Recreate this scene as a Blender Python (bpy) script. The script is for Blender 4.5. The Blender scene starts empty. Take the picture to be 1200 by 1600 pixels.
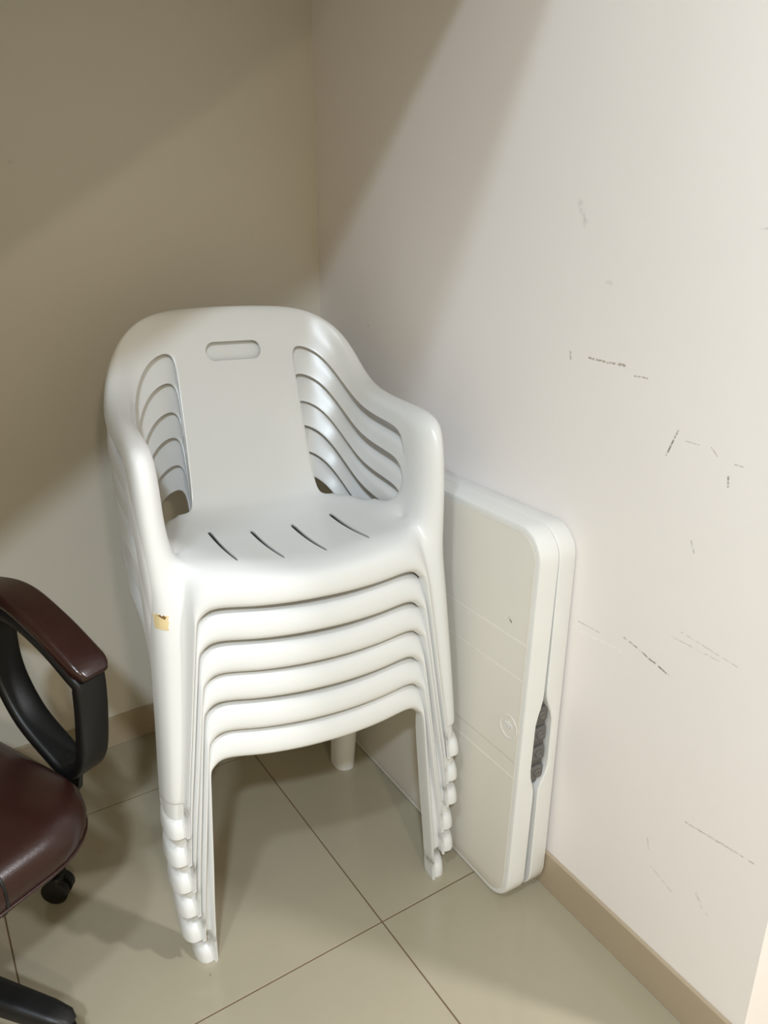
import bpy, bmesh, math, random
from mathutils import Vector, Matrix
from mathutils.bvhtree import BVHTree

random.seed(4)
scene = bpy.context.scene
COL = scene.collection
PI = math.pi


def lin(r, g, b):
    def f(c):
        c /= 255.0
        return c / 12.92 if c <= 0.04045 else ((c + 0.055) / 1.055) ** 2.4
    return (f(r), f(g), f(b), 1.0)


# ------------------------------------------------------------------ camera
CAM_H = 1.28
FPX = 1190.0
PITCH = math.atan(430.0 / FPX)
cd = bpy.data.cameras.new('camera')
cd.sensor_fit = 'VERTICAL'
cd.sensor_height = 24.0
cd.lens = FPX / 1600.0 * 24.0
cd.clip_start = 0.02
cam = bpy.data.objects.new('camera', cd)
COL.objects.link(cam)
cam.location = (0, 0, CAM_H)
cam.rotation_euler = (PI / 2 - PITCH, 0, 0)
scene.camera = cam

# ------------------------------------------------------------------ world, exposure
world = bpy.data.worlds.new('world')
scene.world = world
world.use_nodes = True
bg = world.node_tree.nodes['Background']
bg.inputs['Color'].default_value = (1.0, 0.81, 0.50, 1)
bg.inputs['Strength'].default_value = 0.56
scene.view_settings.view_transform = 'Standard'
scene.view_settings.look = 'None'
scene.view_settings.gamma = 1.0
scene.view_settings.use_curve_mapping = False
scene.view_settings.exposure = 0.0
scene.cycles.caustics_reflective = False
scene.cycles.caustics_refractive = False
scene.cycles.sample_clamp_indirect = 4.0
scene.cycles.max_bounces = 8

# room frame: the right wall runs along D1 (away from the camera), the left wall along D2
A1 = math.atan2(-765.0, math.hypot(FPX, 430.0))
D1 = Vector((math.sin(A1), math.cos(A1), 0))
D2 = Vector((D1.y, -D1.x, 0))
WB = Vector((0.33320, 1.23746, 0))        # point at the foot of the right skirting
TC = 0.985                                # distance from WB to the left wall
WALL_IN = 0.008                           # skirting stands proud of the plaster


def room(t, s, z=0.0):
    """t along the right wall towards the corner, s towards the right wall (negative = in the room)."""
    return WB + D1 * t + D2 * s + Vector((0, 0, z))


ROOM_ROT = math.atan2(D1.y, D1.x)         # local +X = D1, local +Y = -D2 (into the room)


# lamps of the room: (t, s, z, power, radius, colour)
LAMPS = [
    (-1.88, -1.50, 2.60, 64.0, 0.085, (0.77, 0.89, 1.0)),
    (-0.93, -1.50, 2.60, 21.0, 0.085, (0.77, 0.89, 1.0)),
    (-3.10, -1.10, 2.31, 40.0, 0.085, (1.0, 0.88, 0.66)),
    (-1.60, 0.90, 2.60, 60.0, 0.085, (0.96, 0.97, 1.0)),  # added past the right wall, unseen, to brighten the wall's end face
]


# ------------------------------------------------------------------ helpers
def link(o, parent=None):
    COL.objects.link(o)
    if parent is not None:
        o.parent = parent
    return o


def empty(name, loc=(0, 0, 0), rotz=0.0):
    o = bpy.data.objects.new(name, None)
    o.empty_display_size = 0.1
    COL.objects.link(o)
    o.location = loc
    o.rotation_euler = (0, 0, rotz)
    return o


def tag(o, label=None, cat=None, group=None, kind=None):
    if label: o['label'] = label
    if cat: o['category'] = cat
    if group: o['group'] = group
    if kind: o['kind'] = kind
    return o


def obj_from_bm(name, bm, mat, parent=None, smooth=None):
    bmesh.ops.recalc_face_normals(bm, faces=bm.faces)
    me = bpy.data.meshes.new(name)
    bm.to_mesh(me)
    bm.free()
    if mat is not None:
        me.materials.append(mat)
    if smooth is not None:
        for p in me.polygons:
            p.use_smooth = True
        me.set_sharp_from_angle(angle=math.radians(smooth))
    return link(bpy.data.objects.new(name, me), parent)


def box_bm(x0, x1, y0, y1, z0, z1, bevel=0.0, seg=2):
    bm = bmesh.new()
    vs = [bm.verts.new((x, y, z)) for z in (z0, z1) for y in (y0, y1) for x in (x0, x1)]
    for f in ((0, 2, 3, 1), (4, 5, 7, 6), (0, 1, 5, 4), (2, 6, 7, 3), (0, 4, 6, 2), (1, 3, 7, 5)):
        bm.faces.new([vs[i] for i in f])
    if bevel:
        bmesh.ops.bevel(bm, geom=list(bm.edges), offset=bevel, segments=seg, affect='EDGES', profile=0.5)
    return bm


def catmull(pts, n):
    """resample a polyline as a smooth Catmull-Rom curve, n steps per span"""
    out = []
    P = [Vector(p) for p in pts]
    for i in range(len(P) - 1):
        p0 = P[i - 1] if i else P[0] * 2 - P[1]
        p3 = P[i + 2] if i + 2 < len(P) else P[-1] * 2 - P[-2]
        p1, p2 = P[i], P[i + 1]
        for k in range(n):
            t = k / n
            out.append(0.5 * ((2 * p1) + (p2 - p0) * t + (2 * p0 - 5 * p1 + 4 * p2 - p3) * t * t
                              + (3 * p1 - p0 - 3 * p2 + p3) * t ** 3))
    out.append(P[-1])
    return out


def rounded_rect(w, h, r, n=5):
    out = []
    for cx, cy, a0 in ((w / 2 - r, h / 2 - r, 0), (-w / 2 + r, h / 2 - r, PI / 2),
                       (-w / 2 + r, -h / 2 + r, PI), (w / 2 - r, -h / 2 + r, 1.5 * PI)):
        for k in range(n + 1):
            a = a0 + PI / 2 * k / n
            out.append((cx + r * math.cos(a), cy + r * math.sin(a)))
    return out


def sweep_bm(path, sections, side, closed=False, cap=True):
    """sweep section(s) (u along `side`, v along the normal) along a path"""
    bm = bmesh.new()
    side = Vector(side).normalized()
    rings = []
    n = len(path)
    for i, p in enumerate(path):
        a = path[(i - 1) % n] if (closed or i) else p
        b = path[(i + 1) % n] if (closed or i < n - 1) else p
        t = (b - a).normalized()
        nrm = side.cross(t).normalized()
        sec = sections[i] if isinstance(sections[0], list) else sections
        rings.append([bm.verts.new(p + side * u + nrm * v) for u, v in sec])
    m = len(rings[0])
    for i in range(n if closed else n - 1):
        r0, r1 = rings[i], rings[(i + 1) % n]
        for k in range(m):
            bm.faces.new((r0[k], r0[(k + 1) % m], r1[(k + 1) % m], r1[k]))
    if cap and not closed:
        bm.faces.new(rings[0][::-1])
        bm.faces.new(rings[-1])
    return bm


def lathe_bm(profile, n=24, axis='Z', off=(0, 0, 0)):
    bm = bmesh.new()
    rings = []
    for r, z in profile:
        ring = []
        for k in range(n):
            a = 2 * PI * k / n
            c, s = r * math.cos(a), r * math.sin(a)
            v = {'Z': (c, s, z), 'X': (z, c, s), 'Y': (c, z, s)}[axis]
            ring.append(bm.verts.new(Vector(v) + Vector(off)))
        rings.append(ring)
    for a, b in zip(rings, rings[1:]):
        for k in range(n):
            bm.faces.new((a[k], a[(k + 1) % n], b[(k + 1) % n], b[k]))
    bm.faces.new(rings[0][::-1])
    bm.faces.new(rings[-1])
    return bm


# ------------------------------------------------------------------ materials
def mat_base(name, col, rough=0.5, spec=0.5, coat=0.0):
    m = bpy.data.materials.new(name)
    m.use_nodes = True
    nt = m.node_tree
    b = nt.nodes['Principled BSDF']
    b.inputs['Base Color'].default_value = col
    b.inputs['Roughness'].default_value = rough
    b.inputs['Specular IOR Level'].default_value = spec
    b.inputs['Coat Weight'].default_value = coat
    return m, nt, b


def N(nt, typ, **kw):
    n = nt.nodes.new(typ)
    for k, v in kw.items():
        setattr(n, k, v)
    return n


def noise(nt, vec, scale, detail=4.0, rough=0.55):
    n = N(nt, 'ShaderNodeTexNoise')
    n.inputs['Scale'].default_value = scale
    n.inputs['Detail'].default_value = detail
    n.inputs['Roughness'].default_value = rough
    nt.links.new(vec, n.inputs['Vector'])
    return n.outputs['Fac']


def ramp(nt, fac, p0, p1, c0=(0, 0, 0, 1), c1=(1, 1, 1, 1)):
    r = N(nt, 'ShaderNodeValToRGB')
    e = r.color_ramp.elements
    e[0].position, e[1].position = p0, p1
    e[0].color, e[1].color = c0, c1
    nt.links.new(fac, r.inputs['Fac'])
    return r.outputs['Color']


def mixc(nt, fac, a, b, blend='MIX'):
    n = N(nt, 'ShaderNodeMix', data_type='RGBA', blend_type=blend)
    for sock, v in ((n.inputs[0], fac), (n.inputs[6], a), (n.inputs[7], b)):
        if isinstance(v, (int, float)) or isinstance(v, tuple):
            sock.default_value = v
        else:
            nt.links.new(v, sock)
    return n.outputs[2]


def math_n(nt, op, a, b=None, clamp=False):
    n = N(nt, 'ShaderNodeMath', operation=op, use_clamp=clamp)
    for sock, v in zip(n.inputs, (a, b)):
        if v is None:
            continue
        if isinstance(v, (int, float)):
            sock.default_value = v
        else:
            nt.links.new(v, sock)
    return n.outputs[0]


def bump(nt, b, height, strength=0.1, dist=0.002):
    n = N(nt, 'ShaderNodeBump')
    n.inputs['Strength'].default_value = strength
    n.inputs['Distance'].default_value = dist
    nt.links.new(height, n.inputs['Height'])
    nt.links.new(n.outputs['Normal'], b.inputs['Normal'])


def objcoord(nt):
    return N(nt, 'ShaderNodeTexCoord').outputs['Object']


def plain(name, col, rough=0.5, spec=0.5, grain=40.0, var=0.06, bmp=0.05, coat=0.0):
    m, nt, b = mat_base(name, col, rough, spec, coat)
    oc = objcoord(nt)
    f = noise(nt, oc, grain)
    dark = tuple(c * (1 - var * 2) for c in col[:3]) + (1,)
    nt.links.new(mixc(nt, f, dark, tuple(min(1, c * (1 + var)) for c in col[:3]) + (1,)), b.inputs['Base Color'])
    if bmp:
        bump(nt, b, noise(nt, oc, grain * 6), bmp, 0.001)
    return m


# node group: soft mask of a line segment A-B, in the plaster's own (x, z) plane
def seg_group():
    g = bpy.data.node_groups.new('scuff_segment', 'ShaderNodeTree')
    for nm, st in (('P', 'NodeSocketVector'), ('A', 'NodeSocketVector'), ('B', 'NodeSocketVector'), ('W', 'NodeSocketFloat')):
        g.interface.new_socket(nm, in_out='INPUT', socket_type=st)
    g.interface.new_socket('Mask', in_out='OUTPUT', socket_type='NodeSocketFloat')
    gi, go = g.nodes.new('NodeGroupInput'), g.nodes.new('NodeGroupOutput')

    def vm(op, a, b=None, out='Vector'):
        n = g.nodes.new('ShaderNodeVectorMath')
        n.operation = op
        g.links.new(a, n.inputs[0])
        if b is not None:
            g.links.new(b, n.inputs[1])
        return n
    pa = vm('SUBTRACT', gi.outputs['P'], gi.outputs['A']).outputs[0]
    ba = vm('SUBTRACT', gi.outputs['B'], gi.outputs['A']).outputs[0]
    h = math_n(g, 'DIVIDE', vm('DOT_PRODUCT', pa, ba).outputs['Value'], vm('DOT_PRODUCT', ba, ba).outputs['Value'], clamp=True)
    sc = g.nodes.new('ShaderNodeVectorMath'); sc.operation = 'SCALE'
    g.links.new(ba, sc.inputs[0]); g.links.new(h, sc.inputs['Scale'])
    d = vm('LENGTH', vm('SUBTRACT', pa, sc.outputs[0]).outputs[0]).outputs['Value']
    q = math_n(g, 'SUBTRACT', 1.0, math_n(g, 'DIVIDE', d, gi.outputs['W']), clamp=True)
    g.links.new(q, go.inputs['Mask'])
    return g


SEG = seg_group()


def wall_paint(name, col, scuffs=(), rough=0.55):
    m, nt, b = mat_base(name, col, rough, 0.35)
    oc = objcoord(nt)
    big = noise(nt, oc, 2.2, 5)
    c = mixc(nt, big, tuple(x * 0.95 for x in col[:3]) + (1,), tuple(min(1, x * 1.03) for x in col[:3]) + (1,))
    # sparse pock marks
    sp = ramp(nt, noise(nt, oc, 30.0, 2.0), 0.76, 0.80)
    c = mixc(nt, math_n(nt, 'MULTIPLY', sp, 0.22), c, (col[0] * 0.55, col[1] * 0.5, col[2] * 0.45, 1))
    if scuffs:
        sepn = N(nt, 'ShaderNodeSeparateXYZ'); nt.links.new(oc, sepn.inputs[0])
        wob = noise(nt, oc, 26.0, 3.0)
        comb = N(nt, 'ShaderNodeCombineXYZ')
        nt.links.new(sepn.outputs[0], comb.inputs[0])
        zz = math_n(nt, 'ADD', sepn.outputs[2], math_n(nt, 'MULTIPLY', math_n(nt, 'SUBTRACT', wob, 0.5), 0.006))
        nt.links.new(zz, comb.inputs[1])
        brk = ramp(nt, noise(nt, oc, 140.0, 2.0), 0.38, 0.56)
        for (ax, az, bx, bz, w, colr, amt) in scuffs:
            g = N(nt, 'ShaderNodeGroup'); g.node_tree = SEG
            nt.links.new(comb.outputs[0], g.inputs['P'])
            g.inputs['A'].default_value = (ax, az, 0)
            g.inputs['B'].default_value = (bx, bz, 0)
            g.inputs['W'].default_value = w
            mk = math_n(nt, 'MULTIPLY', math_n(nt, 'MULTIPLY', g.outputs[0], brk), amt, clamp=True)
            c = mixc(nt, mk, c, colr)
    nt.links.new(c, b.inputs['Base Color'])
    bump(nt, b, noise(nt, oc, 55.0, 6.0, 0.6), 0.10, 0.002)
    return m


DARKM = (0.09, 0.075, 0.06, 1)
BROWNM = (0.25, 0.18, 0.11, 1)
PALEM = (0.95, 0.93, 0.90, 1)
GREYM = (0.42, 0.40, 0.38, 1)
SCUFFS = [
    # x (along wall), z, x, z, half width, colour, strength
    (-0.125, 0.645, -0.220, 0.623, 0.0022, DARKM, 0.95),
    (-0.020, 0.628, -0.075, 0.628, 0.0018, GREYM, 0.8),
    (-0.030, 0.612, -0.120, 0.617, 0.0050, PALEM, 0.7),
    (-0.161, 0.972, -0.177, 1.012, 0.0022, DARKM, 0.95),
    (0.012, 1.094, -0.066, 1.092, 0.0024, BROWNM, 0.95),
    (-0.052, 1.093, -0.066, 1.090, 0.0040, BROWNM, 0.8),
    (-0.085, 1.080, -0.110, 1.080, 0.0018, BROWNM, 0.8),
    (0.055, 1.098, 0.053, 1.088, 0.0030, GREYM, 0.9),
    (-0.268, 0.965, -0.270, 0.952, 0.0024, DARKM, 0.9),
    (-0.275, 0.985, -0.287, 0.985, 0.0016, GREYM, 0.9),
    (-0.190, 1.000, -0.215, 1.000, 0.0014, GREYM, 0.7),
    (-0.235, 1.000, -0.246, 0.990, 0.0016, GREYM, 0.8),
    (-0.215, 0.690, -0.300, 0.690, 0.0014, GREYM, 0.7),
    (-0.230, 0.705, -0.330, 0.695, 0.0014, GREYM, 0.6),
    (-0.290, 0.385, -0.410, 0.400, 0.0020, GREYM, 0.9),
    (-0.225, 0.300, -0.230, 0.280, 0.0014, GREYM, 0.8),
    (-0.240, 0.250, -0.285, 0.235, 0.0018, GREYM, 0.8),
    (-0.330, 0.270, -0.345, 0.250, 0.0040, GREYM, 0.6),
    (0.060, 1.330, 0.045, 1.300, 0.0080, GREYM, 0.35),
    (-0.225, 0.855, -0.232, 0.840, 0.0020, GREYM, 0.9),
    (-0.255, 1.290, -0.300, 1.290, 0.0020, GREYM, 0.5),
]

M = {}
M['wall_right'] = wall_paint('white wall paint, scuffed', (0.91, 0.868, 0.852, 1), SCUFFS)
M['wall_left'] = wall_paint('white wall paint, plain', (0.70, 0.665, 0.59, 1),  # same white paint as the right wall, its shade mixed into the colour
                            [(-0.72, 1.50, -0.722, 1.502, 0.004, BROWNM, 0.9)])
M['ceiling'] = wall_paint('ceiling paint', (0.78, 0.76, 0.72, 1))


def tile_mat():
    m, nt, b = mat_base('polished beige porcelain', lin(188, 178, 154), 0.13, 0.5)
    oc = objcoord(nt)
    inf = N(nt, 'ShaderNodeObjectInfo')
    add = N(nt, 'ShaderNodeVectorMath', operation='ADD')
    nt.links.new(oc, add.inputs[0]); nt.links.new(inf.outputs['Location'], add.inputs[1])
    v = add.outputs[0]
    c = mixc(nt, noise(nt, v, 3.0, 6), lin(156, 148, 127), lin(174, 163, 144))
    c = mixc(nt, math_n(nt, 'MULTIPLY', noise(nt, v, 1.6, 3), 0.35), c, lin(154, 152, 128))
    sp = ramp(nt, noise(nt, v, 42.0, 1.0), 0.80, 0.83)
    c = mixc(nt, math_n(nt, 'MULTIPLY', sp, 0.6), c, lin(96, 84, 66))
    nt.links.new(c, b.inputs['Base Color'])
    nt.links.new(ramp(nt, noise(nt, v, 8.0, 5), 0.3, 0.75, (0.10, 0.10, 0.10, 1), (0.24, 0.24, 0.24, 1)), b.inputs['Roughness'])
    return m


M['tile'] = tile_mat()
M['grout'] = plain('brown grout', lin(112, 92, 70), 0.9, 0.2, 60, 0.1)
M['skirting'] = plain('taupe skirting tile', lin(176, 161, 138), 0.3, 0.4, 6, 0.04, 0.02)


def plastic_mat():
    m, nt, b = mat_base('white moulded plastic', (0.83, 0.82, 0.80, 1), 0.34, 0.5)
    oc = objcoord(nt)
    inf = N(nt, 'ShaderNodeObjectInfo')
    add = N(nt, 'ShaderNodeVectorMath', operation='ADD')
    nt.links.new(oc, add.inputs[0]); nt.links.new(inf.outputs['Location'], add.inputs[1])
    v = add.outputs[0]
    c = mixc(nt, noise(nt, v, 4.0, 1.0), (0.740, 0.748, 0.746, 1), (0.764, 0.770, 0.770, 1))
    # sparse grime specks all over, and a darker mottled band in the hollow of the feet
    sp = ramp(nt, noise(nt, v, 190.0, 1.0), 0.80, 0.84)
    c = mixc(nt, math_n(nt, 'MULTIPLY', sp, 0.5), c, (0.42, 0.38, 0.33, 1))
    sep = N(nt, 'ShaderNodeSeparateXYZ'); nt.links.new(oc, sep.inputs[0])
    low = math_n(nt, 'MULTIPLY',
                 math_n(nt, 'SUBTRACT', 1.0, math_n(nt, 'DIVIDE', math_n(nt, 'ABSOLUTE', math_n(nt, 'SUBTRACT', sep.outputs[2], 0.046)), 0.020), clamp=True),
                 math_n(nt, 'MULTIPLY', ramp(nt, noise(nt, v, 60.0, 4.0), 0.35, 0.62), math_n(nt, 'LESS_THAN', sep.outputs[1], 0.2)))
    c = mixc(nt, math_n(nt, 'MULTIPLY', low, 0.8), c, (0.26, 0.245, 0.225, 1))
    nt.links.new(c, b.inputs['Base Color'])
    b.inputs['Roughness'].default_value = 0.27
    return m


M['plastic'] = plastic_mat()
M['table_face'] = wall_paint('off-white textured table plastic', lin(219, 215, 206), [(0.062, 0.622, 0.054, 0.616, 0.0032, DARKM, 1.0), (0.10, 0.800, 0.03, 0.797, 0.0012, GREYM, 0.8)], 0.45)
M['table_rib'] = plain('lighter table plastic', lin(240, 236, 229), 0.42, 0.4, 14, 0.03, 0.03)  # ribs coloured lighter than the table face
M['table_edge'] = plain('white table plastic', lin(232, 232, 230), 0.38, 0.45, 9, 0.03, 0.04)
M['latch'] = plain('dark grey plastic', lin(104, 101, 98), 0.45, 0.4, 30, 0.06, 0.05)
M['tape'] = plain('yellowed tape', lin(228, 207, 160), 0.55, 0.3, 90, 0.10, 0.1)
M['tape_dark'] = plain('brown tape residue', lin(128, 98, 58), 0.6, 0.3, 90, 0.10, 0.1)
M['leather'] = plain('dark brown leather', lin(46, 23, 19), 0.30, 0.5, 28, 0.14, 0.25)
M['pad'] = plain('dark brown glossy arm pad', lin(46, 24, 20), 0.22, 0.5, 24, 0.10, 0.10)
M['black'] = plain('black plastic', lin(19, 19, 19), 0.42, 0.4, 50, 0.10, 0.15)
M['chrome'] = plain('grey steel', lin(120, 120, 118), 0.3, 0.5, 30, 0.05, 0.0)

# ------------------------------------------------------------------ room shell
# floor: grout bed with single tiles
TS = 0.628
TA = math.atan2(-819.0, math.hypot(FPX, 430.0))
TD = Vector((math.sin(TA), math.cos(TA), 0))
FLOOR_ROT = math.atan2(TD.y, TD.x)
fl = obj_from_bm('floor', box_bm(-3.8, 1.9, -3.8, 2.6, -0.06, -0.0012), M['grout'])
fl.location = (-0.0038, 1.147, 0)
fl.rotation_euler = (0, 0, FLOOR_ROT)
tag(fl, 'beige polished tile floor with thin brown grout', 'floor', kind='structure')
tile_me = None
for i in range(-6, 3):
    for j in range(-6, 4):
        cx, cy = (i + 0.5) * TS, (j + 0.5) * TS
        P = Matrix.Rotation(FLOOR_ROT, 4, 'Z') @ Vector((cx, cy, 0)) + fl.location
        rt = (P - WB).dot(D1)
        rs = (P - WB).dot(D2)
        if rt > 1.35:
            continue
        if tile_me is None:
            o = obj_from_bm('floor_tile', box_bm(-TS / 2 + 0.0014, TS / 2 - 0.0014, -TS / 2 + 0.0014, TS / 2 - 0.0014, -0.01, 0.0, 0.0006, 1), M['tile'], fl)
            tile_me = o.data
        else:
            o = link(bpy.data.objects.new('floor_tile', tile_me), fl)
        o.location = (cx, cy, 0)

CEIL = 2.70
T_END = -0.447


def room_box(name, t0, t1, s0, s1, z0, z1, mat, bevel=0.0):
    """box in room coordinates; local x = t, local y = -s"""
    bm = box_bm(t0, t1, -s1, -s0, z0, z1, bevel, 1)
    o = obj_from_bm(name, bm, mat)
    o.location = WB
    o.rotation_euler = (0, 0, ROOM_ROT)
    return o


tag(room_box('wall_right', T_END, TC + 0.15, WALL_IN, WALL_IN + 0.14, 0, CEIL, M['wall_right']),
    'white scuffed plaster wall behind the folded table', 'wall', kind='structure')
def swing(o):
    """turn a left-wall piece a little about the room corner"""
    c = room(TC, 0.0)
    o.matrix_world = Matrix.Translation(c) @ Matrix.Rotation(math.radians(3.0), 4, 'Z') @ Matrix.Translation(-c) @ Matrix.Translation(WB) @ Matrix.Rotation(ROOM_ROT, 4, 'Z')
    return o


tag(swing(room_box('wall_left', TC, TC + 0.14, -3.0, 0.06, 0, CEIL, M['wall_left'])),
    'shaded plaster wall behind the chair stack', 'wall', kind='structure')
tag(room_box('baseboard_right', T_END, TC, 0.0, WALL_IN, 0, 0.087, M['skirting'], 0.0012),
    'taupe tile skirting along the scuffed white wall', 'baseboard', kind='structure')
tag(swing(room_box('baseboard_left', TC - WALL_IN, TC, -3.0, 0.0, 0, 0.087, M['skirting'], 0.0012)),
    'taupe tile skirting along the shaded wall', 'baseboard', kind='structure')
tag(room_box('ceiling', -3.6, TC + 0.14, -3.0, 2.0, CEIL, CEIL + 0.1, M['ceiling']),
    'white ceiling above the corner', 'ceiling', kind='structure')
# unseen underside of the stair flight, inferred from the wall shadows: edge beam and the higher slab behind it
SLOPE = 0.68
bm = bmesh.new()
for t0, t1, dz in ((-0.09, 0.20, 0.0), (0.20, TC - 0.06, 0.28)):
    prof = [(0.012, 2.087 + dz), (0.012, CEIL), (-2.6, CEIL), (-2.6, 2.08 - SLOPE * 2.6 + dz)]
    lo = [bm.verts.new((t0, -s, z)) for s, z in prof]
    hi = [bm.verts.new((t1, -s, z)) for s, z in prof]
    bm.faces.new(lo); bm.faces.new(hi[::-1])
    for k in range(4):
        bm.faces.new((lo[k], hi[k], hi[(k + 1) % 4], lo[(k + 1) % 4]))
so = obj_from_bm('stair_soffit_1', bm, M['ceiling'])
so.location = WB
so.rotation_euler = (0, 0, ROOM_ROT)
tag(so, 'sloping underside of the stairs above the corner', 'soffit', kind='structure')

# ------------------------------------------------------------------ ceiling lamps
for i, (t, s, z, power, rad, colr) in enumerate(LAMPS):
    r = empty('ceiling_light', room(t, s, z))
    tag(r, 'round white ceiling downlight over the room', 'ceiling light', 'ceiling downlights')
    obj_from_bm('housing', lathe_bm([(rad + 0.03, 0.10), (rad + 0.03, 0.012), (rad + 0.012, 0.0), (rad + 0.006, 0.004), (rad + 0.006, 0.10)]), M['ceiling'], r, 40)
    ld = bpy.data.lights.new('lamp', 'AREA')
    ld.shape = 'DISK'
    ld.size = rad * 2
    ld.energy = power
    ld.color = colr
    lo_ = link(bpy.data.objects.new('lamp', ld), r)
    lo_.location = (0, 0, -0.004)


# ------------------------------------------------------------------ plastic armchair (one moulded shell, cut into its parts)
REG = ['seat', 'backrest', 'armrest', 'armrest', 'front_leg', 'front_leg', 'rear_leg', 'rear_leg', 'apron']


def mould(p, squeeze=0.0, lift=0.0):
    """final seat of a cage point: legs a little longer, back a little more reclined; squeeze draws the front feet in"""
    x, y, z = p
    g = min(max(z / 0.42, 0.0), 1.0)
    z2 = z + g * (0.0125 + lift - 0.0401 * y)
    y2 = y + 0.0401 * z
    if squeeze and y < 0.2 and z < 0.40:
        x -= math.copysign(squeeze * (1 - z / 0.40), x)
    return (x, y2, z2)


def build_chair_parts(squeeze=0.0, lift=0.0):
    bm = bmesh.new()
    cache = {}
    faces = []

    def V(p):
        key = (round(p[0], 5), round(p[1], 5), round(p[2], 5))
        if key not in cache:
            cache[key] = bm.verts.new(mould(key, squeeze, lift))
        return cache[key]

    def quad(a, b, c, d, reg):
        for sg in (1, -1):
            pts = [(sg * p[0], p[1], p[2]) for p in (a, b, c, d)]
            if sg < 0:
                pts = pts[::-1]
            rg = reg + (1 if sg < 0 and reg in (2, 4, 6) else 0)
            vs = []
            for p in pts:
                v = V(p)
                if v not in vs:
                    vs.append(v)
            if len(vs) > 2:
                f = bm.faces.new(vs)
                f.material_index = rg
                faces.append(f)

    def lerp(a, b, t):
        return tuple(a[k] + (b[k] - a[k]) * t for k in range(3))

    XS = [0.0, 0.042, 0.084, 0.122]
    # --- band: top rail, arm, front corner, arm support; columns e0 (opening edge) .. e4 (outer flange)
    def rail(x):
        b = 0.006 * (1 - (x / 0.122) ** 2)
        dz = -0.004 * (x / 0.122) ** 2
        return [(x, 0.474 + b, 0.766), (x, 0.483 + b, 0.812), (x, 0.495 + b, 0.848 + dz), (x, 0.509 + b, 0.856 + dz), (x, 0.523 + b, 0.832 + dz)]
    S = [rail(x) for x in XS]
    S += [
        [(0.150, 0.470, 0.767), (0.159, 0.482, 0.804), (0.169, 0.490, 0.834), (0.176, 0.491, 0.842), (0.182, 0.505, 0.818)],
        [(0.181, 0.455, 0.749), (0.198, 0.459, 0.779), (0.213, 0.459, 0.804), (0.222, 0.457, 0.812), (0.229, 0.468, 0.787)],
        [(0.205, 0.431, 0.714), (0.224, 0.437, 0.742), (0.238, 0.432, 0.762), (0.253, 0.436, 0.766), (0.260, 0.445, 0.741)],
        [(0.220, 0.394, 0.677), (0.231, 0.398, 0.702), (0.250, 0.401, 0.716), (0.268, 0.406, 0.716), (0.274, 0.412, 0.691)],
        [(0.226, 0.342, 0.650), (0.235, 0.347, 0.676), (0.253, 0.350, 0.688), (0.274, 0.352, 0.687), (0.280, 0.354, 0.663)],
        [(0.231, 0.280, 0.638), (0.236, 0.280, 0.666), (0.254, 0.280, 0.679), (0.276, 0.280, 0.677), (0.282, 0.280, 0.653)],
        [(0.232, 0.212, 0.634), (0.235, 0.200, 0.664), (0.254, 0.198, 0.675), (0.276, 0.200, 0.673), (0.282, 0.200, 0.650)],
        [(0.232, 0.170, 0.629), (0.234, 0.138, 0.660), (0.253, 0.122, 0.672), (0.275, 0.124, 0.670), (0.280, 0.134, 0.650)],
        [(0.232, 0.152, 0.612), (0.232, 0.088, 0.648), (0.251, 0.062, 0.662), (0.274, 0.066, 0.659), (0.279, 0.100, 0.640)],
        [(0.232, 0.147, 0.582), (0.231, 0.072, 0.606), (0.250, 0.044, 0.616), (0.273, 0.051, 0.614), (0.277, 0.088, 0.606)],
        [(0.232, 0.148, 0.540), (0.230, 0.068, 0.545), (0.250, 0.040, 0.550), (0.273, 0.048, 0.550), (0.276, 0.082, 0.547)],
        [(0.229, 0.160, 0.504), (0.225, 0.067, 0.500), (0.249, 0.038, 0.500), (0.271, 0.047, 0.500), (0.275, 0.080, 0.498)],
    ]
    K = (0.213, 0.060, 0.464)
    S17 = [(0.223, 0.192, 0.476), K, (0.246, 0.037, 0.458), (0.270, 0.047, 0.455), (0.274, 0.078, 0.454)]
    S.append(S17)
    nb = 6     # stations up to here belong to the backrest, then the arm
    EM = []
    for i, st in enumerate(S):
        e = lerp(st[0], st[1], 0.5)
        if i >= 13:
            e = (e[0] - 0.002, e[1] - 0.002, e[2])
        if i == len(S) - 1:
            e = (0.219, 0.122, 0.468)
        EM.append(e)
    rows = [[st[0], EM[i]] + st[1:] for i, st in enumerate(S)]
    for i in range(len(rows) - 1):
        reg = 1 if i < nb else 2
        for k in range(5):
            quad(rows[i][k], rows[i + 1][k], rows[i + 1][k + 1], rows[i][k + 1], reg)
    # --- splat, from the opening line down to the seat
    def sp(y, z, xe, dish):
        out = []
        for x in XS:
            u = x / 0.122
            out.append((xe * u, y - dish * u * u, z + 0.010 * u * u * (1 if z < 0.46 else 0)))
        return out
    splat = [[S[k][0] for k in range(4)],
             sp(0.456, 0.700, 0.124, 0.010), sp(0.428, 0.610, 0.126, 0.012), sp(0.402, 0.530, 0.129, 0.012),
             sp(0.384, 0.480, 0.132, 0.010), sp(0.366, 0.452, 0.137, 0.008)]
    for a, b in zip(splat, splat[1:]):
        for k in range(3):
            quad(a[k], b[k], b[k + 1], a[k + 1], 1)
    # --- seat grid, rear to front; columns XS, .165, outer edge
    A0f = [(0.0, 0.024, 0.449), (0.042, 0.025, 0.450), (0.084, 0.028, 0.454), (0.124, 0.033, 0.459), (0.172, 0.042, 0.464), K]
    def srow(y, z, c4, c5):
        return [(x, y, z + 0.013 * (x / 0.122) ** 2) for x in XS] + [c4, c5]
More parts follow.
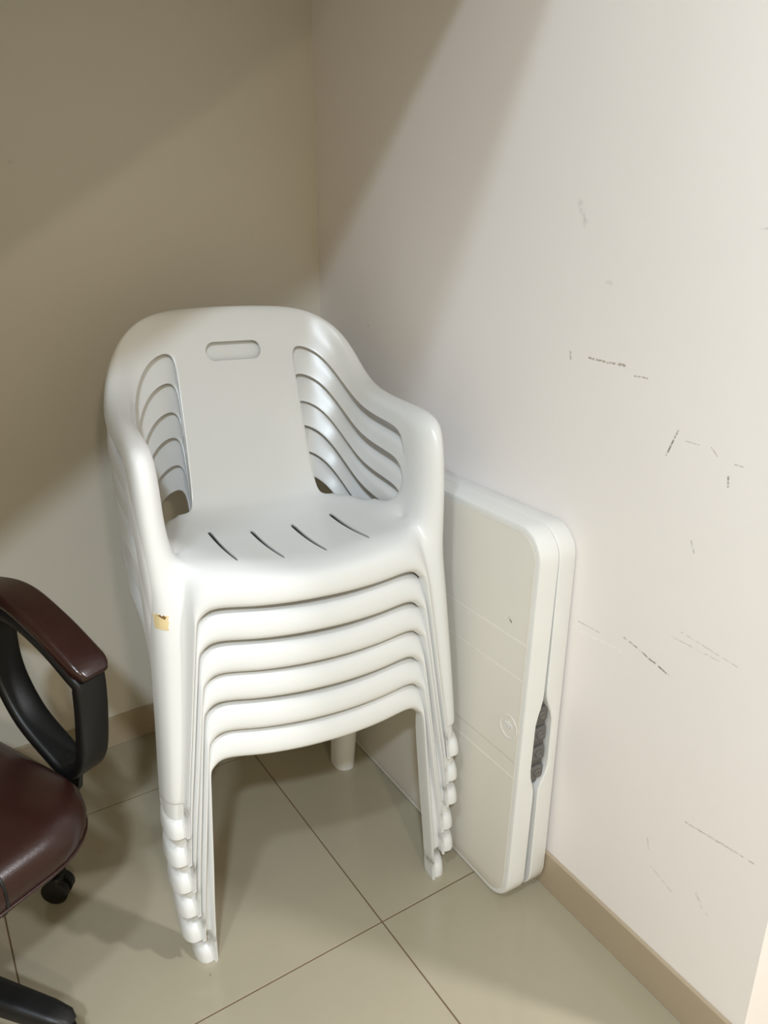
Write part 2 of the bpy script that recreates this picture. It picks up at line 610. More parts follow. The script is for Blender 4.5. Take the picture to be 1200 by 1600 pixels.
    seat = [
        splat[-1] + [(0.166, 0.354, 0.462), (0.190, 0.338, 0.466)],
        srow(0.325, 0.434, (0.164, 0.312, 0.454), (0.203, 0.304, 0.470)),
        srow(0.265, 0.431, (0.172, 0.258, 0.452), (0.216, 0.252, 0.470)),
        srow(0.195, 0.433, (0.174, 0.192, 0.453), S17[0]),
        srow(0.120, 0.440, (0.172, 0.122, 0.458), EM[-1]),
        A0f]
    seat.insert(5, srow(0.062, 0.449, (0.172, 0.076, 0.464), lerp(EM[-1], K, 0.62)))
    # the support's inner face must share that extra seat vertex: triangle-free fix by splitting its last quad
    ex = seat[5][5]
    for a, b in zip(seat, seat[1:]):
        for k in range(5):
            quad(a[k], b[k], b[k + 1], a[k + 1], 0)
    # --- front apron turning down into the inner strip of the leg: A0 (top) .. A4 (return)
    leg = [   # z, valley, e2, e3, e4
        (0.430, (0.217, 0.044), (0.245, 0.032), (0.268, 0.046), (0.272, 0.077)),
        (0.395, (0.220, 0.034), (0.247, 0.027), (0.268, 0.044), (0.272, 0.075)),
        (0.350, (0.225, 0.027), (0.251, 0.022), (0.271, 0.041), (0.275, 0.072)),
        (0.280, (0.233, 0.022), (0.257, 0.018), (0.275, 0.038), (0.279, 0.068)),
        (0.180, (0.245, 0.018), (0.266, 0.014), (0.281, 0.034), (0.284, 0.068)),
        (0.100, (0.254, 0.016), (0.272, 0.013), (0.286, 0.033), (0.289, 0.064)),
        (0.066, (0.257, 0.016), (0.274, 0.013), (0.288, 0.033), (0.291, 0.062)),
        (0.062, (0.258, 0.017), (0.274, 0.015), (0.288, 0.034), (0.291, 0.062)),
        (0.058, (0.259, 0.024), (0.273, 0.030), (0.284, 0.045), (0.291, 0.062)),
        (0.036, (0.260, 0.025), (0.274, 0.031), (0.285, 0.046), (0.292, 0.062)),
        (0.026, (0.261, 0.012), (0.278, 0.008), (0.291, 0.028), (0.293, 0.062)),
        (0.008, (0.261, 0.009), (0.279, 0.004), (0.294, 0.025), (0.295, 0.062)),
        (0.000, (0.261, 0.009), (0.279, 0.004), (0.294, 0.025), (0.295, 0.062)),
    ]
    def rimx(z):
        pts = [(0.0, 0.2565), (0.10, 0.245), (0.18, 0.233), (0.28, 0.2205), (0.35, 0.2125), (0.395, 0.207)]
        for (z0, x0), (z1, x1) in zip(pts, pts[1:]):
            if z <= z1:
                return x0 + (x1 - x0) * (z - z0) / (z1 - z0)
        return pts[-1][1]
    ap = [
        [A0f[0], (0.0, -0.006, 0.442), (0.0, -0.017, 0.422), (0.0, -0.018, 0.401), (0.0, -0.009, 0.397)],
        [A0f[1], (0.042, -0.005, 0.443), (0.042, -0.016, 0.422), (0.042, -0.017, 0.401), (0.042, -0.008, 0.397)],
        [A0f[2], (0.084, -0.002, 0.446), (0.084, -0.012, 0.425), (0.084, -0.013, 0.402), (0.083, -0.004, 0.398)],
        [A0f[3], (0.124, 0.003, 0.451), (0.124, -0.007, 0.428), (0.124, -0.008, 0.404), (0.122, 0.001, 0.400)],
        [A0f[4], (0.170, 0.014, 0.455), (0.167, 0.001, 0.433), (0.164, -0.001, 0.409), (0.160, 0.008, 0.404)],
        [K, (0.203, 0.030, 0.448), (0.198, 0.010, 0.430), (0.192, 0.003, 0.408), (0.187, 0.014, 0.402)],
        [(0.217, 0.044, 0.430), (0.212, 0.025, 0.422), (0.209, 0.010, 0.408), (0.204, 0.003, 0.390), (0.200, 0.020, 0.384)],
    ]
    for z, v, e2, e3, e4 in leg[1:]:
        rx = rimx(z)
        zz = z - (0.010 if z > 0.3 else 0)
        ry = 0.001
        if z > 0.39:
            ry = 0.002
        v3 = (v[0], v[1], z)
        if z < 0.06:
            a1 = lerp(v3, (rx, ry, z), 0.4); a2 = lerp(v3, (rx, ry, z), 0.75)
            a1 = (a1[0], min(a1[1], 0.008), z); a2 = (a2[0], 0.002, z)
        else:
            a1 = (v[0] + (rx - v[0]) * 0.35, 0.008 + (v[1] - 0.016) * 0.4, z); a2 = (v[0] + (rx - v[0]) * 0.72, 0.001 + (v[1] - 0.016) * 0.12, zz)
        ap.append([v3, a1, a2, (rx, ry, zz), (rx - 0.003, ry + (0.028 if z > 0.39 else 0.036), zz)])
    for i in range(len(ap) - 1):
        reg = 8 if i < 5 else 4
        for k in range(4):
            quad(ap[i][k], ap[i][k + 1], ap[i + 1][k + 1], ap[i + 1][k], reg)
    # --- front leg panel below the seat
    lr = [[S17[1], S17[2], S17[3], S17[4]]]
    for z, v, e2, e3, e4 in leg:
        lr.append([(v[0], v[1], z), e2 + (z,), e3 + (z,), e4 + (z,)])
    for a, b in zip(lr, lr[1:]):
        for k in range(3):
            quad(a[k], b[k], b[k + 1], a[k + 1], 4)
    # --- rear leg, from the seat's rear corner down
    tops = [seat[0][4], seat[0][5], seat[1][5], seat[2][5]]
    rl = [tops,
          [(0.172, 0.384, 0.430), (0.192, 0.354, 0.430), (0.216, 0.322, 0.430), (0.231, 0.276, 0.434)],
          [(0.174, 0.404, 0.360), (0.182, 0.366, 0.360), (0.216, 0.346, 0.360), (0.229, 0.332, 0.360)],
          [(0.174, 0.424, 0.230), (0.178, 0.384, 0.230), (0.214, 0.370, 0.230), (0.227, 0.378, 0.230)],
          [(0.174, 0.440, 0.100), (0.177, 0.401, 0.100), (0.213, 0.391, 0.100), (0.225, 0.414, 0.100)],
          [(0.174, 0.452, 0.010), (0.177, 0.413, 0.010), (0.213, 0.404, 0.010), (0.224, 0.436, 0.010)],
          [(0.174, 0.453, 0.000), (0.177, 0.414, 0.000), (0.213, 0.405, 0.000), (0.224, 0.437, 0.000)]]
    for a, b in zip(rl, rl[1:]):
        for k in range(3):
            quad(a[k], a[k + 1], b[k + 1], b[k], 6)
    # T-junction: put the extra seat-side vertex into the inner face of the arm support
    for sg in (1, -1):
        a = V((sg * EM[-1][0],) + EM[-1][1:]); b = V((sg * K[0],) + K[1:]); c = V((sg * ex[0],) + ex[1:])
        for f in list(bm.faces):
            vs = list(f.verts)
            if a in vs and b in vs and c not in vs:
                i, j = vs.index(a), vs.index(b)
                if (i + 1) % len(vs) == j:
                    nv = vs[:i + 1] + [c] + vs[i + 1:]
                elif (j + 1) % len(vs) == i:
                    nv = vs[:j + 1] + [c] + vs[j + 1:]
                else:
                    continue
                mi = f.material_index
                bm.faces.remove(f)
                nf = bm.faces.new(nv); nf.material_index = mi
    bmesh.ops.recalc_face_normals(bm, faces=bm.faces)
    bm.normal_update()
    tot = sum(f.normal.z * f.calc_area() for f in bm.faces if f.material_index == 0)
    if tot < 0:
        bmesh.ops.reverse_faces(bm, faces=bm.faces)
    # the edge round each side opening is turned back into a rim
    bm.normal_update()
    keys = [st_[0] for st_ in S[3:]] + [r_[3] for r_ in splat] + [seat[0][4], seat[2][5]]
    openv = set()
    for p in keys:
        for sg in (1, -1):
            openv.add(V((sg * p[0], p[1], p[2])))
    cr = bm.edges.layers.float.get('crease_edge') or bm.edges.layers.float.new('crease_edge')
    bed = [e for e in bm.edges if len(e.link_faces) == 1 and e.verts[0] in openv and e.verts[1] in openv]
    new = {}
    for e in bed:
        e[cr] = 0.55
        for v in e.verts:
            if v not in new:
                new[v] = bm.verts.new(v.co - v.normal * 0.006)
    for e in bed:
        f = e.link_faces[0]
        l = [q for q in f.loops if q.edge == e][0]
        a_, b_ = l.vert, l.link_loop_next.vert
        nf = bm.faces.new((b_, a_, new[a_], new[b_]))
        nf.material_index = f.material_index
    bm.normal_update()
    me = bpy.data.meshes.new('chair_shell')
    bm.to_mesh(me); bm.free()
    tmp = link(bpy.data.objects.new('chair_shell', me))
    for _ in range(9):
        me.materials.append(None)
    md = tmp.modifiers.new('s', 'SUBSURF'); md.levels = 3; md.render_levels = 3
    md = tmp.modifiers.new('t', 'SOLIDIFY'); md.thickness = 0.0038; md.offset = -1.0; md.use_quality_normals = True
    # cutters: hand hole and four seat slots
    cb = bmesh.new()
    def prism(bottom, top):
        lo = [cb.verts.new(mould(p, 0, lift)) for p in bottom]; hi = [cb.verts.new(mould(p, 0, lift)) for p in top]
        n = len(lo)
        cb.faces.new(lo[::-1]); cb.faces.new(hi)
        for k in range(n):
            cb.faces.new((lo[k], lo[(k + 1) % n], hi[(k + 1) % n], hi[k]))
    ring = [(u, v) for u, v in rounded_rect(0.116, 0.038, 0.0175, 6)]
    prism([(u, 0.56, 0.763 + v) for u, v in ring], [(u, 0.40, 0.763 + v) for u, v in ring])
    for sx in (-0.124, -0.042, 0.042, 0.124):
        L, Rr = [], []
        for k in range(13):
            t = k / 12
            y = 0.278 - 0.216 * t
            x = sx - 0.003 * math.copysign(1, sx) * t
            w = 0.0042 * (1 - 0.35 * t)
            if k in (0, 12):
                w *= 0.5
            L.append((x - w, y)); Rr.append((x + w, y))
        o = L + Rr[::-1]
        prism([(x, y, 0.36) for x, y in o], [(x, y, 0.55) for x, y in o])
    bmesh.ops.recalc_face_normals(cb, faces=cb.faces)
    cm = bpy.data.meshes.new('cutter'); cb.to_mesh(cm); cb.free()
    cut = link(bpy.data.objects.new('cutter', cm))
    md = tmp.modifiers.new('b', 'BOOLEAN'); md.operation = 'DIFFERENCE'; md.object = cut; md.solver = 'EXACT'
    dg = bpy.context.evaluated_depsgraph_get()
    full = bpy.data.meshes.new_from_object(tmp.evaluated_get(dg), depsgraph=dg)
    bpy.data.objects.remove(tmp); bpy.data.objects.remove(cut)
    for p in full.polygons:
        p.use_smooth = True
    full.set_sharp_from_angle(angle=math.radians(42))
    cn = [tuple(c.vector) for c in full.corner_normals]
    parts = []
    groups = {}
    for p in full.polygons:
        g = p.material_index
        c = p.center
        if abs(c.x) < 0.14 and 0.05 < c.y < 0.29 and c.z < 0.5:
            g = 0
        elif abs(c.x) < 0.065 and c.z > 0.6:
            g = 1
        groups.setdefault(g, []).append(p)
    for g in sorted(groups):
        vm, co, fs, nr = {}, [], [], []
        for p in groups[g]:
            ids = []
            for vi, li in zip(p.vertices, p.loop_indices):
                if vi not in vm:
                    vm[vi] = len(co); co.append(tuple(full.vertices[vi].co))
                ids.append(vm[vi]); nr.append(cn[li])
            fs.append(ids)
        pm = bpy.data.meshes.new(REG[g])
        pm.from_pydata(co, [], fs)
        pm.materials.append(M['plastic'])
        for p in pm.polygons:
            p.use_smooth = True
        pm.normals_split_custom_set(nr)
        parts.append((REG[g], pm))
        if g == 1:
            bvh = BVHTree.FromPolygons(co, fs)
            rim = bmesh.new()
            rings = []
            for grow, dy in ((0.0, 0.0012), (0.0, 0.0140), (0.0022, 0.0140), (0.0022, 0.0020)):
                ring_ = []
                for u, v in rounded_rect(0.116 + 2 * grow, 0.038 + 2 * grow, 0.0175 + grow, 6):
                    k_ = 1.0 + 0.004 / math.hypot(u, v)
                    q = mould((u, 0.46, 0.763 + v), 0, lift)
                    q2 = mould((u * k_, 0.46, 0.763 + v * k_), 0, lift)
                    hit = bvh.ray_cast(Vector((q2[0], 0.3, q2[2])), Vector((0, 1, 0)))[0]
                    ring_.append(rim.verts.new((q[0], hit.y + dy, q[2])))
                rings.append(ring_)
            n_ = len(rings[0])
            for i_ in range(4):
                a_, b_ = rings[i_], rings[(i_ + 1) % 4]
                for k_ in range(n_):
                    rim.faces.new((a_[k_], a_[(k_ + 1) % n_], b_[(k_ + 1) % n_], b_[k_]))
            bmesh.ops.recalc_face_normals(rim, faces=rim.faces)
            rm = bpy.data.meshes.new('hand_hole_rim')
            rim.to_mesh(rm); rim.free()
            rm.materials.append(M['plastic'])
            parts.append(('hand_hole_rim', rm))
    return parts


CHAIR_SETS = [build_chair_parts(q, l) for q, l in ((0.027, 0.011), (0.007, 0.006), (0.0, 0.0))]
CHAIR_SET = [0, 1, 1, 2, 2, 2]
PHI = math.radians(24.7)
CX = Vector((math.cos(PHI), math.sin(PHI), 0))
CY = Vector((-math.sin(PHI), math.cos(PHI), 0))
CHAIR_O = CX * 0 + Vector((0.427, 0, 0)) + CY * 1.268
STEP = 0.060
CHAIR_LABELS = [
    'lowest white plastic armchair of the stack, its four feet on the floor',
    'white plastic armchair resting directly on the lowest chair of the stack',
    'third white plastic armchair counted up from the floor in the stack',
    'third white plastic armchair counted down from the top of the stack',
    'white plastic armchair directly under the topmost chair of the stack',
    'topmost white plastic armchair, seat and slots in full view, tape scrap on front leg',
]
jit = [(0, 0), (0.002, 0.1), (-0.002, -0.15), (0.001, 0.1), (-0.0015, -0.1), (0, 0)]
chairs = []
for k in range(6):
    r = empty('plastic_armchair', CHAIR_O + Vector((0, 0, STEP * k)) + CX * jit[k][0], PHI + math.radians(jit[k][1]))
    tag(r, CHAIR_LABELS[k], 'chair', 'stacked white plastic armchairs')
    last = None
    for nm, me in CHAIR_SETS[CHAIR_SET[k]]:
        last = link(bpy.data.objects.new(nm, me), last if nm == 'hand_hole_rim' else r)
    chairs.append(r)

# ------------------------------------------------------------------ folded table leaning on the wall
tb = empty('folding_table', room(0, 0, 0), ROOM_ROT)
tag(tb, 'white plastic folding table, folded in half on its edge against the wall', 'table')
TL0, TL1, TH = -0.004, 0.910, 0.806


def slab_outline(x0, x1, z0, z1, r, n=8):
    cx, cz = (x0 + x1) / 2, (z0 + z1) / 2
    return [(cx + u, cz + v) for u, v in rounded_rect(x1 - x0, z1 - z0, r, n)]


def slab_bm(x0, x1, z0, z1, r, layers):
    """layers: list of (y, inset) building a rounded slab in the x-z plane"""
    bm = bmesh.new()
    rings = []
    for y, ins in layers:
        rr = max(r - ins, 0.004)
        rings.append([bm.verts.new((u, y(u, v) if callable(y) else y, v)) for u, v in slab_outline(x0 + ins, x1 - ins, z0 + ins, z1 - ins, rr)])
    for a, b in zip(rings, rings[1:]):
        n = len(a)
        for k in range(n):
            bm.faces.new((a[k], a[(k + 1) % n], b[(k + 1) % n], b[k]))
    bm.faces.new(rings[0]); bm.faces.new(rings[-1][::-1])
    return bm


HZ0, HZ1 = 0.280, 0.462       # finger opening at the near end


def half(name, ya, yb, inner_is_b, parent):
    """one half of the table: ya..yb in thickness; scooped edge on the seam side at the near end"""
    bm = bmesh.new()
    outl = []
    x0, x1, z0, z1, r = TL0, TL1, 0.0, TH, 0.058
    base = slab_outline(x0, x1, z0, z1, r, 10)
    # densify the near end (x = x0) so that the finger scoop can be cut into it
    pts = []
    for i, p in enumerate(base):
        q = base[(i + 1) % len(base)]
        pts.append(p)
        if abs(p[0] - x0) < 1e-6 and abs(q[0] - x0) < 1e-6:
            for k in range(1, 40):
                t = k / 40
                pts.append((p[0], p[1] + (q[1] - p[1]) * t))
    cxm, czm = (x0 + x1) / 2, (z0 + z1) / 2

    def inset(p, d):
        # offset towards the inside of the rounded outline
        u, v = p
        k = 1.0
        cu = min(max(u, x0 + r), x1 - r); cv = min(max(v, z0 + r), z1 - r)
        dx, dz = u - cu, v - cv
        l = math.hypot(dx, dz)
        if l < 1e-9:
            return p
        return (u - dx / l * d, v - dz / l * d)

    def scoop(v):
        a = min(max((v - (HZ0 - 0.02)) / 0.055, 0), 1)
        b = min(max(((HZ1 + 0.02) - v) / 0.07, 0), 1)
        s = min(a, b)
        return s * s * (3 - 2 * s)
    SC = 0.013 if inner_is_b else 0.019
    if inner_is_b:
        lay = [(ya, 0.009), (ya, 0.006), (ya + 0.0012, 0.0022), (ya + 0.005, 0.0), ('in', 0.0), ('in2', 0.002), ('in2', 0.03)]
        sgn, yin = 1, yb
    else:
        lay = [(yb, 0.009), (yb, 0.006), (yb - 0.0012, 0.0022), (yb - 0.005, 0.0), ('in', 0.0), ('in2', 0.002), ('in2', 0.03)]
        sgn, yin = -1, ya
    rings = []
    for y, ins in lay:
        ring = []
        for p in pts:
            u, v = inset(p, ins)
            near = 1.0 if p[0] < x0 + 0.001 else 0.0
            sc = scoop(v) * near
            if y == 'in':
                yy = yin - sgn * (0.002 + SC * sc)
            elif y == 'in2':
                yy = yin - sgn * (SC * sc)
            else:
                yy = y
            ring.append(bm.verts.new((u, yy, v)))
        rings.append(ring)
    n = len(pts)
    for a, b in zip(rings, rings[1:]):
        for k in range(n):
            bm.faces.new((a[k], a[(k + 1) % n], b[(k + 1) % n], b[k]))
    bm.faces.new(rings[0])
    # underside is a tray: a shallow wall going back towards the face, then closed
    dp = [bm.verts.new((u.co.x + 0.0, u.co.y - sgn * 0.012, u.co.z)) for u in rings[-1]]
    for k in range(n):
        bm.faces.new((rings[-1][k], rings[-1][(k + 1) % n], dp[(k + 1) % n], dp[k]))
    bm.faces.new(dp)
    return obj_from_bm(name, bm, M['table_edge'], parent, 35)


back = half('table_half', 0.001, 0.041, False, tb)
front = half('table_half', 0.0, 0.044, True, tb)
# turn the seam sides towards each other; the pair leans on the wall and gapes a little at the floor
for o, w_ in ((back, 0.042), (front, 0.044)):
    for v in o.data.vertices:
        v.co.y = w_ - v.co.y
    o.data.flip_normals()
back.location = (0, 0.0025, 0)
back.rotation_euler = (math.radians(0.75), 0, 0)
front.location = (0, 0.060, 0)
front.rotation_euler = (math.radians(1.9), 0, 0)
tag(back, 'rear half against the wall'); tag(front, 'front half facing the room')
# face panel with fine embossing, on the front half
pm = slab_bm(TL0 + 0.012, TL1 - 0.012, 0.012, TH - 0.012, 0.047, [(0.0430, 0.0), (0.0446, 0.0004), (0.0452, 0.0016)])
obj_from_bm('tabletop_panel', pm, M['table_face'], front, 30)


def rib(x0, x1, z, h, d, mat):
    bm = sweep_bm([Vector((x0, 0.0452, z)), Vector((x1, 0.0452, z))], [(-h / 2, -0.0004), (h / 2, -0.0004), (h / 4, d), (-h / 4, d)], (0, 0, 1))
    return obj_from_bm('rib', bm, M[mat], front)


for z, h, d, mt in ((0.588, 0.006, 0.0002, 'table_rib'), (0.515, 0.005, 0.00015, 'table_rib'), (0.304, 0.005, 0.0003, 'table_rib'), (0.340, 0.008, 0.0002, 'table_face')):
    rib(0.010, 0.86, z, h, d, mt)
# moulded round emblem: ring with two chevrons
LX, LZ, LR = 0.036, 0.405, 0.0235
ringp = [Vector((LX + LR * math.cos(2 * PI * k / 32), 0.0452, LZ + LR * math.sin(2 * PI * k / 32))) for k in range(32)]
bmr = bmesh.new()
sec = [(-0.0011, -0.0004), (0.0011, -0.0004), (0.0008, 0.0010), (-0.0008, 0.0010)]
rr = []
for k in range(32):
    c, s = math.cos(2 * PI * k / 32), math.sin(2 * PI * k / 32)
    rr.append([bmr.verts.new((LX + (LR + u) * c, 0.0452 + v, LZ + (LR + u) * s)) for u, v in sec])
for k in range(32):
    for q in range(4):
        bmr.faces.new((rr[k][q], rr[k][(q + 1) % 4], rr[(k + 1) % 32][(q + 1) % 4], rr[(k + 1) % 32][q]))
em = obj_from_bm('emblem_ring', bmr, M['table_edge'], front)
for pts_ in ([(LX + 0.002, LZ + 0.010), (LX - 0.010, LZ + 0.004), (LX - 0.003, LZ - 0.010)],
             [(LX + 0.009, LZ + 0.006), (LX - 0.003, LZ + 0.001), (LX + 0.004, LZ - 0.009)]):
    path = [Vector((x, 0.0452, z)) for x, z in pts_]
    bmc = bmesh.new()
    for a, b in zip(path, path[1:]):
        d = (b - a).normalized(); nn = Vector((-d.z, 0, d.x)) * 0.0012
        q = [a - nn, a + nn, b + nn, b - nn]
        lo_v = [bmc.verts.new(p + Vector((0, -0.0004, 0))) for p in q]; hi_v = [bmc.verts.new(p + Vector((0, 0.0010, 0))) for p in q]
        bmc.faces.new(hi_v); bmc.faces.new(lo_v[::-1])
        for k in range(4):
            bmc.faces.new((lo_v[k], lo_v[(k + 1) % 4], hi_v[(k + 1) % 4], hi_v[k]))
    obj_from_bm('emblem_mark', bmc, M['table_edge'], em)
# dark grey ribbed carrying handle in the finger opening
hd = obj_from_bm('carry_handle', box_bm(0.010, 0.026, 0.022, 0.060, HZ0 - 0.008, HZ1 + 0.008, 0.003, 2), M['latch'], tb, 40)
for k in range(4):
    z = HZ0 + 0.006 + k * 0.044
    obj_from_bm('handle_ridge', box_bm(0.003, 0.013, 0.024, 0.058, z, z + 0.030, 0.004, 3), M['latch'], hd, 40)
    obj_from_bm('handle_stud', lathe_bm([(0.009, -0.004), (0.009, -0.007), (0.006, -0.009), (0.003, -0.007)], 16, 'X', (0.008, 0.040, z + 0.015)), M['latch'], hd, 40)

# ------------------------------------------------------------------ torn tape on the topmost chair
def tape_piece(name, outline, mat, lift, parent, leg_me):
    """thin scrap following the leg's surface: outline in the chair's (x, z), dropped on from the front"""
    bvh = BVHTree.FromPolygons([v.co for v in leg_me.vertices], [tuple(p.vertices) for p in leg_me.polygons])
    bm = bmesh.new()
    top, low = [], []
    n = 7
    for i in range(n):
        rt_, rl_ = [], []
        for j in range(5):
            u, v = i / (n - 1), j / 4
            (ax, az), (bx, bz), (cx_, cz_), (dx, dz_) = outline
            x = (ax * (1 - u) + bx * u) * (1 - v) + (dx * (1 - u) + cx_ * u) * v
            z = (az * (1 - u) + bz * u) * (1 - v) + (dz_ * (1 - u) + cz_ * u) * v
            if j == 0:
                z += (0.0, -0.0022, 0.0012, -0.0030, 0.0008, -0.0008, 0.0)[i]
            if i == n - 1:
                x += (0.0, -0.0012, 0.0004, -0.0010, 0.0006)[j]
            hit = bvh.ray_cast(Vector((x, -0.3, z)), Vector((0, 1, 0)))
            p, nr = hit[0], hit[1]
            if nr.y > 0:
                nr = -nr
            rt_.append(bm.verts.new(p + nr * lift)); rl_.append(bm.verts.new(p + nr * 0.0001))
        top.append(rt_); low.append(rl_)
    for i in range(n - 1):
        for j in range(4):
            bm.faces.new((top[i][j], top[i + 1][j], top[i + 1][j + 1], top[i][j + 1]))
            bm.faces.new((low[i][j], low[i][j + 1], low[i + 1][j + 1], low[i + 1][j]))
    edge = [(i, 0) for i in range(n)] + [(n - 1, j) for j in range(1, 5)] + [(i, 4) for i in range(n - 2, -1, -1)] + [(0, j) for j in range(3, 0, -1)]
    for (i, j), (k, l) in zip(edge, edge[1:] + edge[:1]):
        bm.faces.new((top[i][j], low[i][j], low[k][l], top[k][l]))
    return obj_from_bm(name, bm, mat, parent)


TAPE_Z0, TAPE_Z1 = 0.384, 0.411
leg_me = [me for nm, me in CHAIR_SETS[2] if nm == 'front_leg' and sum(v.co.x for v in me.vertices) < 0][0]
tp = tape_piece('tape_scrap', [(-0.2665, TAPE_Z1), (-0.2450, TAPE_Z1 - 0.003), (-0.2480, TAPE_Z0), (-0.2665, TAPE_Z0 + 0.002)], M['tape'], 0.0007, chairs[5], leg_me)
tag(tp, 'torn scrap of yellowed tape')
tape_piece('tape_residue', [(-0.2625, TAPE_Z1 - 0.001), (-0.2480, TAPE_Z1 - 0.0035), (-0.2510, TAPE_Z1 - 0.009), (-0.2560, TAPE_Z1 - 0.006)], M['tape_dark'], 0.0010, tp, leg_me)

# ------------------------------------------------------------------ office chair
FY = Vector((0.85, -0.527, 0)).normalized()
oc_rot = math.atan2(FY.y, FY.x) - PI / 2
oc = empty('office_chair', (-0.82, 0.95, 0), oc_rot)
tag(oc, 'dark brown leather office chair on castors at the left edge', 'chair')


def cushion_bm(cx, cy, w, d, z0, z1, r, crown, nx=5):
    """padded cushion: rounded rectangle with rolled edges"""
    bm = bmesh.new()
    rings = []
    H = z1 - z0
    prof = []
    for k in range(9):
        a = -PI / 2 + PI * k / 8
        prof.append((0.045 * (1 - math.cos(a)), (z0 + z1) / 2 + H / 2 * math.sin(a)))
    prof += [(0.075, z1 + crown * 0.45), (0.12, z1 + crown * 0.8), (0.18, z1 + crown)]
    prof = [(0.16, z0)] + prof
    for ins, z in prof:
        rings.append([bm.verts.new((cx + u, cy + v, z)) for u, v in rounded_rect(w - 2 * ins, d - 2 * ins, max(r - ins, 0.02), 8)])
    for a, b in zip(rings, rings[1:]):
        n = len(a)
        for k in range(n):
            bm.faces.new((a[k], a[(k + 1) % n], b[(k + 1) % n], b[k]))
    bm.faces.new(rings[0][::-1]); bm.faces.new(rings[-1])
    return bm


st = obj_from_bm('seat', cushion_bm(0, 0.035, 0.50, 0.54, 0.345, 0.440, 0.13, 0.012), M['leather'], oc, 60)
# piping seam round the cushion, and the panel seam across it
seam = [Vector((u, 0.035 + v, 0.374)) for u, v in rounded_rect(0.494, 0.534, 0.127, 8)]
obj_from_bm('piping', sweep_bm(seam, rounded_rect(0.005, 0.005, 0.0022, 3), (0, 0, 1), closed=True), M['leather'], st, 60)
prof_ = []
for k in range(9):
    a_ = math.radians(-55 + 145 * k / 8)
    prof_.append(Vector((-0.047 - 0.004 * k / 8, 0.305 - 0.045 * (1 - math.cos(a_)), 0.3925 + 0.0475 * math.sin(a_))))
prof_ += [Vector((-0.056, 0.230, 0.4454)), Vector((-0.064, 0.185, 0.4496))]
obj_from_bm('panel_seam', sweep_bm(prof_, rounded_rect(0.0045, 0.003, 0.0012, 3), (1, 0, 0)), M['black'], st, 60)
bk = obj_from_bm('backrest', cushion_bm(0, 0, 0.48, 0.62, -0.05, 0.05, 0.13, 0.02), M['leather'], oc, 60)
bk.rotation_euler = (math.radians(80), 0, 0)
bk.location = (0, -0.27, 0.84)
obj_from_bm('back_bracket', sweep_bm(catmull([(0, 0.0, 0.325), (0, -0.20, 0.33), (0, -0.305, 0.41), (0, -0.335, 0.66)], 6), rounded_rect(0.07, 0.016, 0.007, 3), (1, 0, 0)), M['black'], oc, 40)
obj_from_bm('seat_plate', box_bm(-0.15, 0.15, -0.12, 0.16, 0.312, 0.338, 0.006, 2), M['black'], oc, 40)
obj_from_bm('gas_lift', lathe_bm([(0.026, 0.09), (0.026, 0.24), (0.016, 0.245), (0.016, 0.315)], 20), M['chrome'], oc, 40)
ARM_LOOP = [(0.222, 0.600), (0.216, 0.53), (0.196, 0.44), (0.152, 0.402), (0.100, 0.422), (0.030, 0.472), (-0.012, 0.550), (-0.006, 0.640), (0.050, 0.680), (0.140, 0.652)]
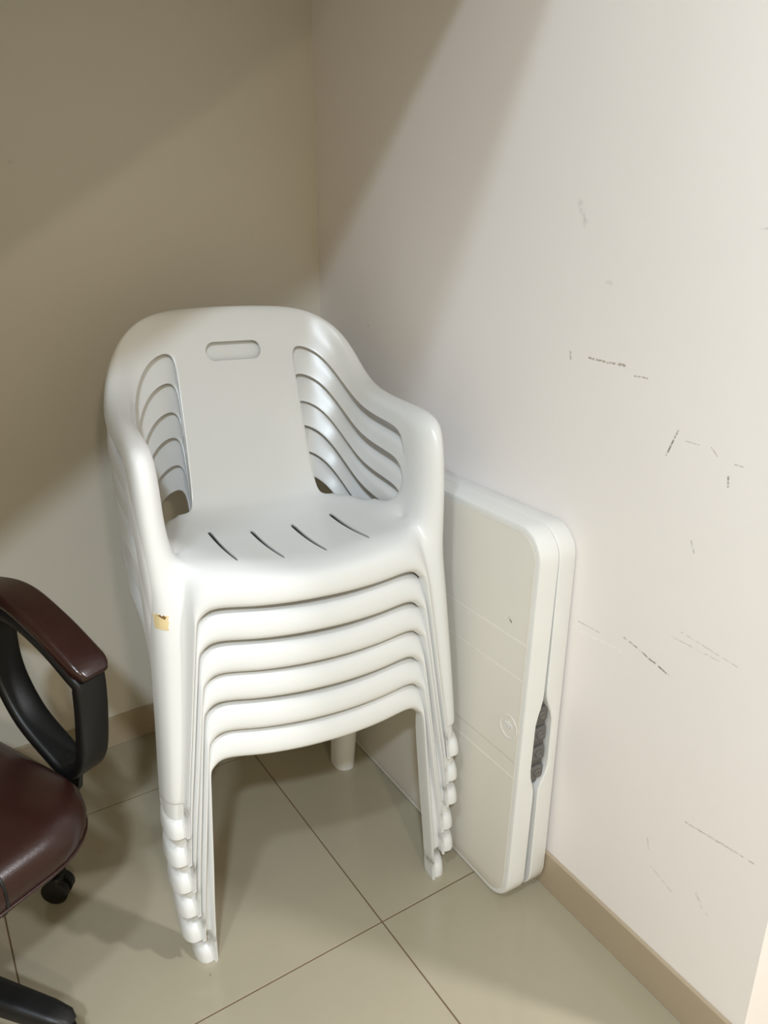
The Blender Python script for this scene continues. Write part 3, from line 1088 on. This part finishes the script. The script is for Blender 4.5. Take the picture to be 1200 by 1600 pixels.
for sx in (-1, 1):
    path = catmull([(sx * 0.284, y, z) for y, z in ARM_LOOP] + [(sx * 0.284,) + ARM_LOOP[0]], 6)[:-1]
    arm = obj_from_bm('arm_frame', sweep_bm(path, rounded_rect(0.058, 0.023, 0.009, 4), (1, 0, 0), closed=True), M['black'], oc, 50)
    pp = catmull([(sx * 0.284, y, z) for y, z in ((-0.16, 0.650), (-0.11, 0.680), (-0.02, 0.704), (0.06, 0.708), (0.14, 0.678), (0.20, 0.645), (0.243, 0.618))], 6)
    secs = []
    for i in range(len(pp)):
        e = min(i, len(pp) - 1 - i)
        f = [0.55, 0.82, 0.94][e] if e < 3 else 1.0
        secs.append(rounded_rect(0.066 * (0.35 + 0.65 * f), 0.026 * f, 0.0105 * f, 5))
    obj_from_bm('arm_pad', sweep_bm(pp, secs, (1, 0, 0)), M['pad'], arm, 60)
    obj_from_bm('arm_bracket', sweep_bm([Vector((sx * 0.10, 0.12, 0.325)), Vector((sx * 0.24, 0.12, 0.325)), Vector((sx * 0.284, 0.13, 0.36)), Vector((sx * 0.284, 0.14, 0.405))], rounded_rect(0.05, 0.010, 0.004, 3), (0, 1, 0)), M['black'], oc, 40)
base = obj_from_bm('base_hub', lathe_bm([(0.03, 0.055), (0.045, 0.06), (0.045, 0.135), (0.034, 0.15), (0.02, 0.152)], 24), M['black'], oc, 40)
for k in range(5):
    aw = math.radians(109.5 + 72 * k)
    c, s = math.cos(aw), math.sin(aw)
    side = (-s, c, 0)
    pth = [Vector((c * r_, s * r_, z_)) for r_, z_ in ((0.02, 0.118), (0.10, 0.114), (0.20, 0.100), (0.28, 0.086), (0.310, 0.081), (0.320, 0.076))]
    secs = [rounded_rect(w_, h_, min(w_, h_) * 0.35, 4) for w_, h_ in ((0.062, 0.05), (0.056, 0.046), (0.048, 0.038), (0.044, 0.034), (0.036, 0.028), (0.022, 0.016))]
    lg = obj_from_bm('base_leg', sweep_bm(pth, secs, side), M['black'], oc, 50)
    ca = bmesh.new()
    wr = 0.027
    ang = aw + (0.9, 0.5, 0.3, 1.4, -0.9)[k]
    cx_, cy_ = c * 0.300, s * 0.300
    for off in (-0.013, 0.013):
        b2 = lathe_bm([(wr - 0.006, off - 0.010), (wr, off - 0.007), (wr, off + 0.007), (wr - 0.006, off + 0.010)], 20, 'X')
        me_ = bpy.data.meshes.new('t'); b2.to_mesh(me_); b2.free()
        me_.transform(Matrix.Translation((cx_, cy_, wr)) @ Matrix.Rotation(ang, 4, 'Z'))
        ca.from_mesh(me_); bpy.data.meshes.remove(me_)
    cs = obj_from_bm('caster_wheel', ca, M['black'], lg, 40)
    hb = box_bm(-0.022, 0.022, -0.014, 0.020, 0.030, 0.064, 0.008, 3)
    me_ = bpy.data.meshes.new('t'); hb.to_mesh(me_); hb.free()
    me_.transform(Matrix.Translation((cx_, cy_, 0)) @ Matrix.Rotation(ang, 4, 'Z'))
    hb = bmesh.new(); hb.from_mesh(me_); bpy.data.meshes.remove(me_)
    obj_from_bm('caster_hood', hb, M['black'], lg, 40)
